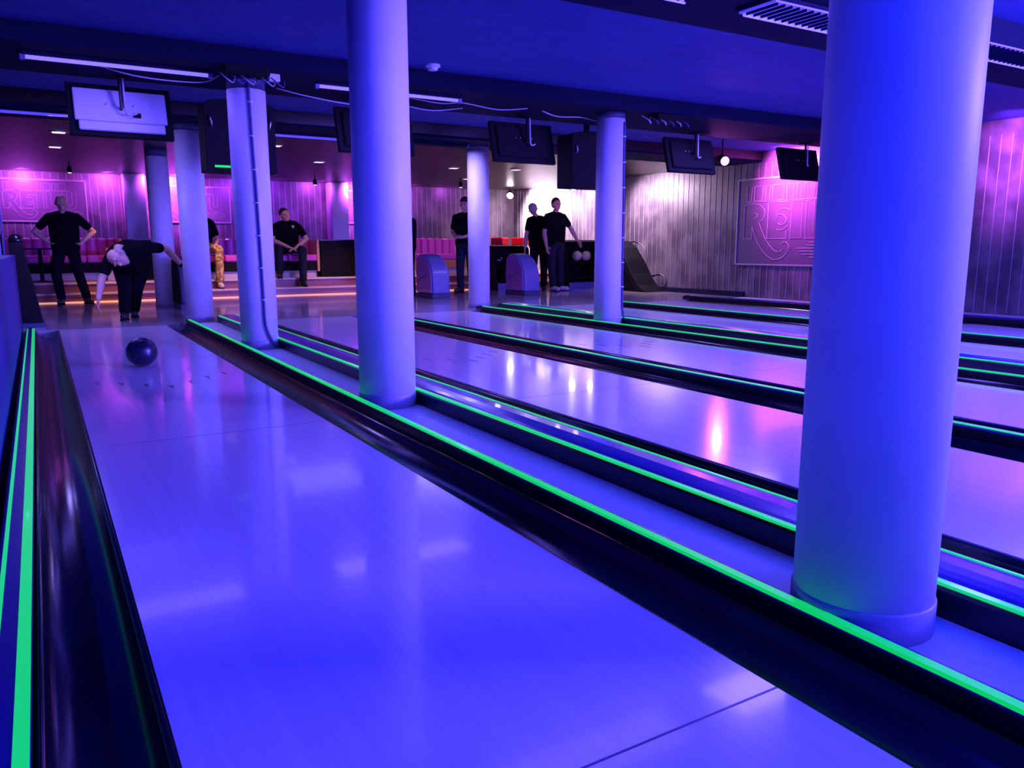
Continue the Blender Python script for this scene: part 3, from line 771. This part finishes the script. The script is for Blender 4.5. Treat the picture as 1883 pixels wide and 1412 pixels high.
# 1: hands on hips, facing the lanes, looking down
person('person in black standing with hands on hips near the steps', (.40, 14.15, 0), PI-.05, stand(
    el_r=(.42, -.06, 1.17), wr_r=(.22, .03, .99), hd_r=(-.7, .3, -.45), hn_r=(-.5, 0, .6), el_l=(-.42, -.06, 1.17), wr_l=(-.22, .03, .99), hd_l=(.7, .3, -.45), hn_l=(.5, 0, .6),
    head=(0, .055, 1.62), look=(0, .85, -.5), kn_r=(.17, .02, .49), kn_l=(-.15, .02, .49), an_r=(.13, -.02, .09), an_l=(-.24, -.02, .09), toe_r=(.16, .13, .042), toe_l=(-.30, .11, .042)),
    trousers=TROUS, hair=HAIRG, hairstyle='bald', scale=.955, girth=1.05)
# 2: the bowler, stooping after the release, facing the lanes
def band(t, q):
    b = NB(); J = q['J']; d = (J['wr_l']-J['el_l']).normalized(); tube(b, [J['wr_l']-d*.03, J['wr_l']+d*.01], .036, 14); obj('wristband', b, BLACK, t)
person('person stooping low after throwing the ball, arm stretched back', (1.02, 10.72, 0), PI-.08, dict(
    pelvis=(.03, -.10, .70), chest=(.06, .32, .80), neck=(.13, .50, .86), head=(.17, .60, .76), look=(.1, .72, -.72), side=(1, .05, -.18),
    sh_r=(.26, .42, .74), sh_l=(-.14, .36, .88), el_r=(.36, .48, .52), wr_r=(.41, .62, .30), hd_r=(.1, .3, -.9), hn_r=(-1, .1, 0),
    el_l=(-.36, .20, .86), wr_l=(-.53, .10, .66), hd_l=(-.5, -.1, -.7), hn_l=(.2, .2, -.6),
    hip_r=(.16, -.08, .68), hip_l=(-.10, -.08, .68), kn_r=(.13, .16, .42), kn_l=(.0, .04, .38), an_r=(.15, .0, .09), an_l=(.04, -.38, .09),
    toe_r=(.17, .15, .042), toe_l=(.04, -.22, .042)), trousers=TROUS, hair=HAIRG, hairstyle='bald', extras=band, girth=1.22)
# 3: seated, camouflage trousers, mostly behind a column
def seated(**kw):
    J = dict(pelvis=(0, -.03, .59), chest=(0, .02, .88), neck=(0, .04, 1.055), head=(0, .08, 1.20),
             sh_r=(.195, .02, .98), sh_l=(-.195, .02, .98), el_r=(.25, .18, .74), el_l=(-.25, .18, .74), wr_r=(.13, .40, .62), wr_l=(-.13, .40, .62),
             hip_r=(.10, .03, .56), hip_l=(-.10, .03, .56), kn_r=(.17, .46, .54), kn_l=(-.17, .46, .54), an_r=(.17, .44, .10), an_l=(-.17, .44, .10),
             toe_r=(.19, .60, .042), toe_l=(-.19, .60, .042), hn_r=(0, 0, -1), hn_l=(0, 0, -1))
    J.update(kw); return J
person('person seated on the sofa in camouflage trousers, half hidden by a column', (2.58, 15.28, ZP), PI+.1, seated(
    kn_l=(-.17, .46, .53), an_l=(-.12, .60, -.055), toe_l=(-.10, .76, -.112), an_r=(.12, .60, -.055), toe_r=(.14, .76, -.112), kn_r=(.15, .46, .53),
    wr_l=(-.16, .36, .62), el_l=(-.27, .10, .70)), trousers=CAMO, shoe=SHOEW, hair=HAIRD)
def badge(t, q):
    p = q['che']+q['up']*.10-q['side']*.085
    b = NB(); ball(b, p+V((0, .134, 0)), .028, 12, (1, .25, 1)); obj('shirt_emblem', b, HAIRG, t)
person('person in black shirt and jeans seated with clasped hands facing the lanes', (4.13, 15.30, ZP), PI-.1, seated(
    pelvis=(0, -.03, .61), chest=(0, .10, .86), neck=(.03, .18, 1.02), head=(.05, .24, 1.165), look=(-.30, .95, -.05), sh_r=(.20, .13, .955), sh_l=(-.20, .13, .955),
    el_r=(.30, .26, .70), wr_r=(.04, .44, .57), el_l=(-.34, .24, .72), wr_l=(-.09, .46, .555), hd_r=(-.8, .45, -.25), hd_l=(.8, .45, -.2),
    kn_r=(.22, .42, .52), an_r=(.21, .41, .10), toe_r=(.25, .57, .042), kn_l=(-.20, .52, .51), an_l=(-.17, .62, -.055), toe_l=(-.18, .76, -.112)),
    trousers=JEANS, hair=HAIRD, extras=badge, girth=1.12)
person('person in black just showing past the second near column', (5.80, 13.4, 0), .5, stand(el_r=(.27, .04, 1.12), wr_r=(.24, .20, .96), hd_r=(-.2, .9, -.3)),
       trousers=TROUS, hair=HAIRD, scale=.95, girth=1.05)
person('person in black with bent arms partly behind the slender far column', (7.08, 13.55, 0), PI*.72, stand(
    el_r=(.27, -.02, 1.12), wr_r=(.10, .23, 1.05), hd_r=(-.8, .5, 0), hn_r=(0, -.5, -.6), el_l=(-.27, -.02, 1.12), wr_l=(-.06, .25, 1.04), hd_l=(.8, .5, 0), hn_l=(0, -.5, -.6)),
    trousers=JEANS, hair=HAIRD, hairstyle='full', scale=1.02)
person('person in black standing with back to the lanes by the second hood', (8.80, 13.62, 0), -.35, stand(chest=(-.02, 0, 1.27), neck=(-.07, .0, 1.47), head=(-.12, .03, 1.62),
    el_r=(.30, .10, 1.22), wr_r=(.30, .33, 1.32), hd_r=(.3, .7, .3), el_l=(-.27, -.05, 1.12), wr_l=(-.29, .0, .86), an_l=(-.10, -.02, .09), an_r=(.10, -.02, .09)),
    trousers=TROUS, hair=HAIRG, scale=1.0, girth=1.08)
person('person in black facing the lanes with one hand on the ball rack', (8.86, 13.12, 0), PI+.12, stand(
    el_l=(-.37, .03, 1.19), wr_l=(-.52, .05, .97), hd_l=(-.6, .1, -.7), hn_l=(0, .2, -1), el_r=(.26, -.02, 1.10), wr_r=(.27, .06, .86),
    an_l=(-.19, -.06, .09), toe_l=(-.24, .09, .042), an_r=(.08, .04, .09), toe_r=(.10, .20, .042), look=(.1, 1, -.1)),
    trousers=JEANS, shoe=SHOEW, hair=HAIRD, scale=1.04, girth=1.05)

# ------------------------------------------------------------------ light
def area(loc, aim, sx, sy, col, power, spread=PI):
    d = bpy.data.lights.new('lamp_or_fill_light', 'AREA'); d.shape = 'RECTANGLE'; d.size = sx; d.size_y = sy
    d.color = col; d.energy = power; d.spread = spread
    o = bpy.data.objects.new('lamp_or_fill_light', d); C.objects.link(o); o.location = loc
    o.rotation_euler = (V(aim)-V(loc)).to_track_quat('-Z', 'Y').to_euler(); return o
def spot(loc, aim, col, power, ang=60, blend=.6, r=.05):
    d = bpy.data.lights.new('spot_light', 'SPOT'); d.color = col; d.energy = power; d.spot_size = math.radians(ang); d.spot_blend = blend; d.shadow_soft_size = r
    o = bpy.data.objects.new('spot_light', d); C.objects.link(o); o.location = loc
    o.rotation_euler = (V(aim)-V(loc)).to_track_quat('-Z', 'Y').to_euler(); return o
VIO = (0.165, 0.105, 1.0); BLU = (0.003, 0.02, 1.0); MAG = (0.80, 0.13, 1.0); LIL = (.27, .21, 1.0); WHT = (1, .86, 1)
# long lamps on the beams, plus added fills where no tube is lit
for x0, x1, y, p, c in ((.04, 1.36, 7.10, 12, VIO), (2.24, 3.64, 7.06, 18, VIO), (2.0, 3.36, 3.51, 9, VIO), (3.78, 5.3, 3.51, 55, VIO), (5.7, 7.2, 3.40, 80, VIO),
                        (6.8, 8.4, 7.1, 60, VIO), (7.4, 8.8, 3.4, 55, VIO)):  # no lamp built for these two
    area(((x0+x1)/2, y, ZB-.07), ((x0+x1)/2, y+.15, 0), x1-x0, .42, c, p)
area((2.9, 10.1, ZB-.10), (2.9, 9.9, 0), 1.3, .9, LIL, 9)
area((.1, 9.75, ZB-.10), (.5, 9.9, 0), 1.0, .3, LIL, 45)
area((4.6, 9.85, ZB-.10), (4.6, 9.9, 0), 1.1, .3, LIL, 65)  # added lilac fill under the unlit fitting
area((7.4, 9.85, ZB-.10), (7.4, 9.9, 0), 1.1, .3, LIL, 45)  # added lilac fill to lighten the columns, no lamp built
# added fills behind the camera: blue over the near lanes, violet from the right
for x, p in ((.6, 110), (3.4, 200), (6.4, 210)): area((x, -1.2, 2.3), (x-.3, 3.2, .3), 2.2, .5, BLU, p)
area((8.6, -1.6, 1.9), (2.5, 5.5, 1.0), 2.4, 1.2, VIO, 720, math.radians(100))
area((3.6, -2.4, 1.9), (2.6, 8.0, 1.3), 1.6, .8, VIO, 150)
# ceiling washers

# white and magenta spots
spot((9.95, 16.65, 2.06), (10.6, 16.45, 1.72), WHT, 1700, 128, 1.0)
spot((9.75, 14.1, 2.06), (10.6, 14.9, 1.4), (.95, .62, 1), 420, 130)
spot((9.75, 12.7, 2.08), (10.6, 12.0, 1.2), (1, .70, 1), 330, 130, .9)
spot((9.95, 8.95, 2.26), (10.6, 8.85, 1.98), (.85, .10, 1), 800, 116, 1.0)
spot((9.5, 5.2, 2.25), (10.6, 5.3, 1.95), (.5, .09, 1), 650, 80, .9)
spot((8.80, 8.52, 2.10), (6.5, 5.5, 0), MAG, 60, 70)
spot((8.4, 8.4, 2.0), (7.6, 6.2, 2.5), MAG, 25, 70)
for x, p in ((-.1, 190), (1.30, 130), (5.45, 70), (2.05, 120), (2.5, 520), (3.9, 30), (6.15, 420), (6.6, 120), (7.6, 45), (8.8, 30)):
    spot((x, 16.95, 2.25), (x, 17.6, 2.0), (.60, .08, 1.0), p, 120, .9)
for x in (-.5, .3, 1.0, 2.7, 3.5, 4.4, 6.8, 7.6): spot((x, 16.9 if x < 2 else 16.3, 2.2), (x, 16.3 if x < 2 else 15.5, 1.0), MAG, 26, 80, .8)
for x in (3.7, 4.6): spot((x, 16.6, 2.2), (x, 17.6, 1.6), (.32, .02, 1), 70, 130, .9)
spot((4.6, 13.6, 2.25), (4.3, 15.3, .8), (1, .62, .6), 30, 50, .7)
spot((2.4, 13.6, 2.25), (2.6, 14.9, .5), (1, .62, .4), 40, 40, .7)
spot((1.1, 14.3, 2.25), (1.0, 15.6, .3), (1, .45, .25), 30, 60, .7)
spot((.3, 14.7, 2.25), (.36, 14.2, 1.6), (1, .75, .45), 6, 40, .7)
spot((7.7, 14.3, 2.25), (7.5, 15.4, .5), (1, .45, .3), 40, 70, .7)
for x in (1.25, 3.0, 5.0, 6.3): spot((x, 13.7, 2.22), (x, 14.62, .12), (1, .42, .16), 190, 52, .8)  # added warm light to brown the steps, no lamps built
spot((8.7, 11.6, 2.2), (8.86, 13.1, 1.6), (1, .42, .5), 14, 30, .8)  # added pink light to redden the face, no lamp built
spot((8.9, 14.4, 2.25), (8.85, 15.1, .95), (1, .12, .22), 130, 50, .7)  # added red light that brightens the stool seats, no lamp built

w = bpy.data.worlds.new('dim room'); S.world = w; w.use_nodes = True
w.node_tree.nodes['Background'].inputs[0].default_value = (0.004, 0.006, 0.06, 1); w.node_tree.nodes['Background'].inputs[1].default_value = .2

# ------------------------------------------------------------------ camera
cd = bpy.data.cameras.new('camera'); cam = bpy.data.objects.new('camera', cd); C.objects.link(cam); S.camera = cam
cd.sensor_fit = 'HORIZONTAL'; cd.sensor_width = 36; cd.lens = 36*1440.2/1883; cd.clip_start = .02
yaw, pitch, roll = .539355, .172933, -.00195
f = V((math.sin(yaw)*math.cos(pitch), math.cos(yaw)*math.cos(pitch), -math.sin(pitch)))
r = V((math.cos(yaw), -math.sin(yaw), 0)); u = r.cross(f)
r2 = r*math.cos(roll)+u*math.sin(roll); u2 = u*math.cos(roll)-r*math.sin(roll)
cam.matrix_world = Matrix(((r2.x, u2.x, -f.x, 0), (r2.y, u2.y, -f.y, 0), (r2.z, u2.z, -f.z, .87), (0, 0, 0, 1)))

S.view_settings.view_transform = 'Standard'; S.view_settings.look = 'None'; S.view_settings.gamma = 1; S.view_settings.exposure = 0
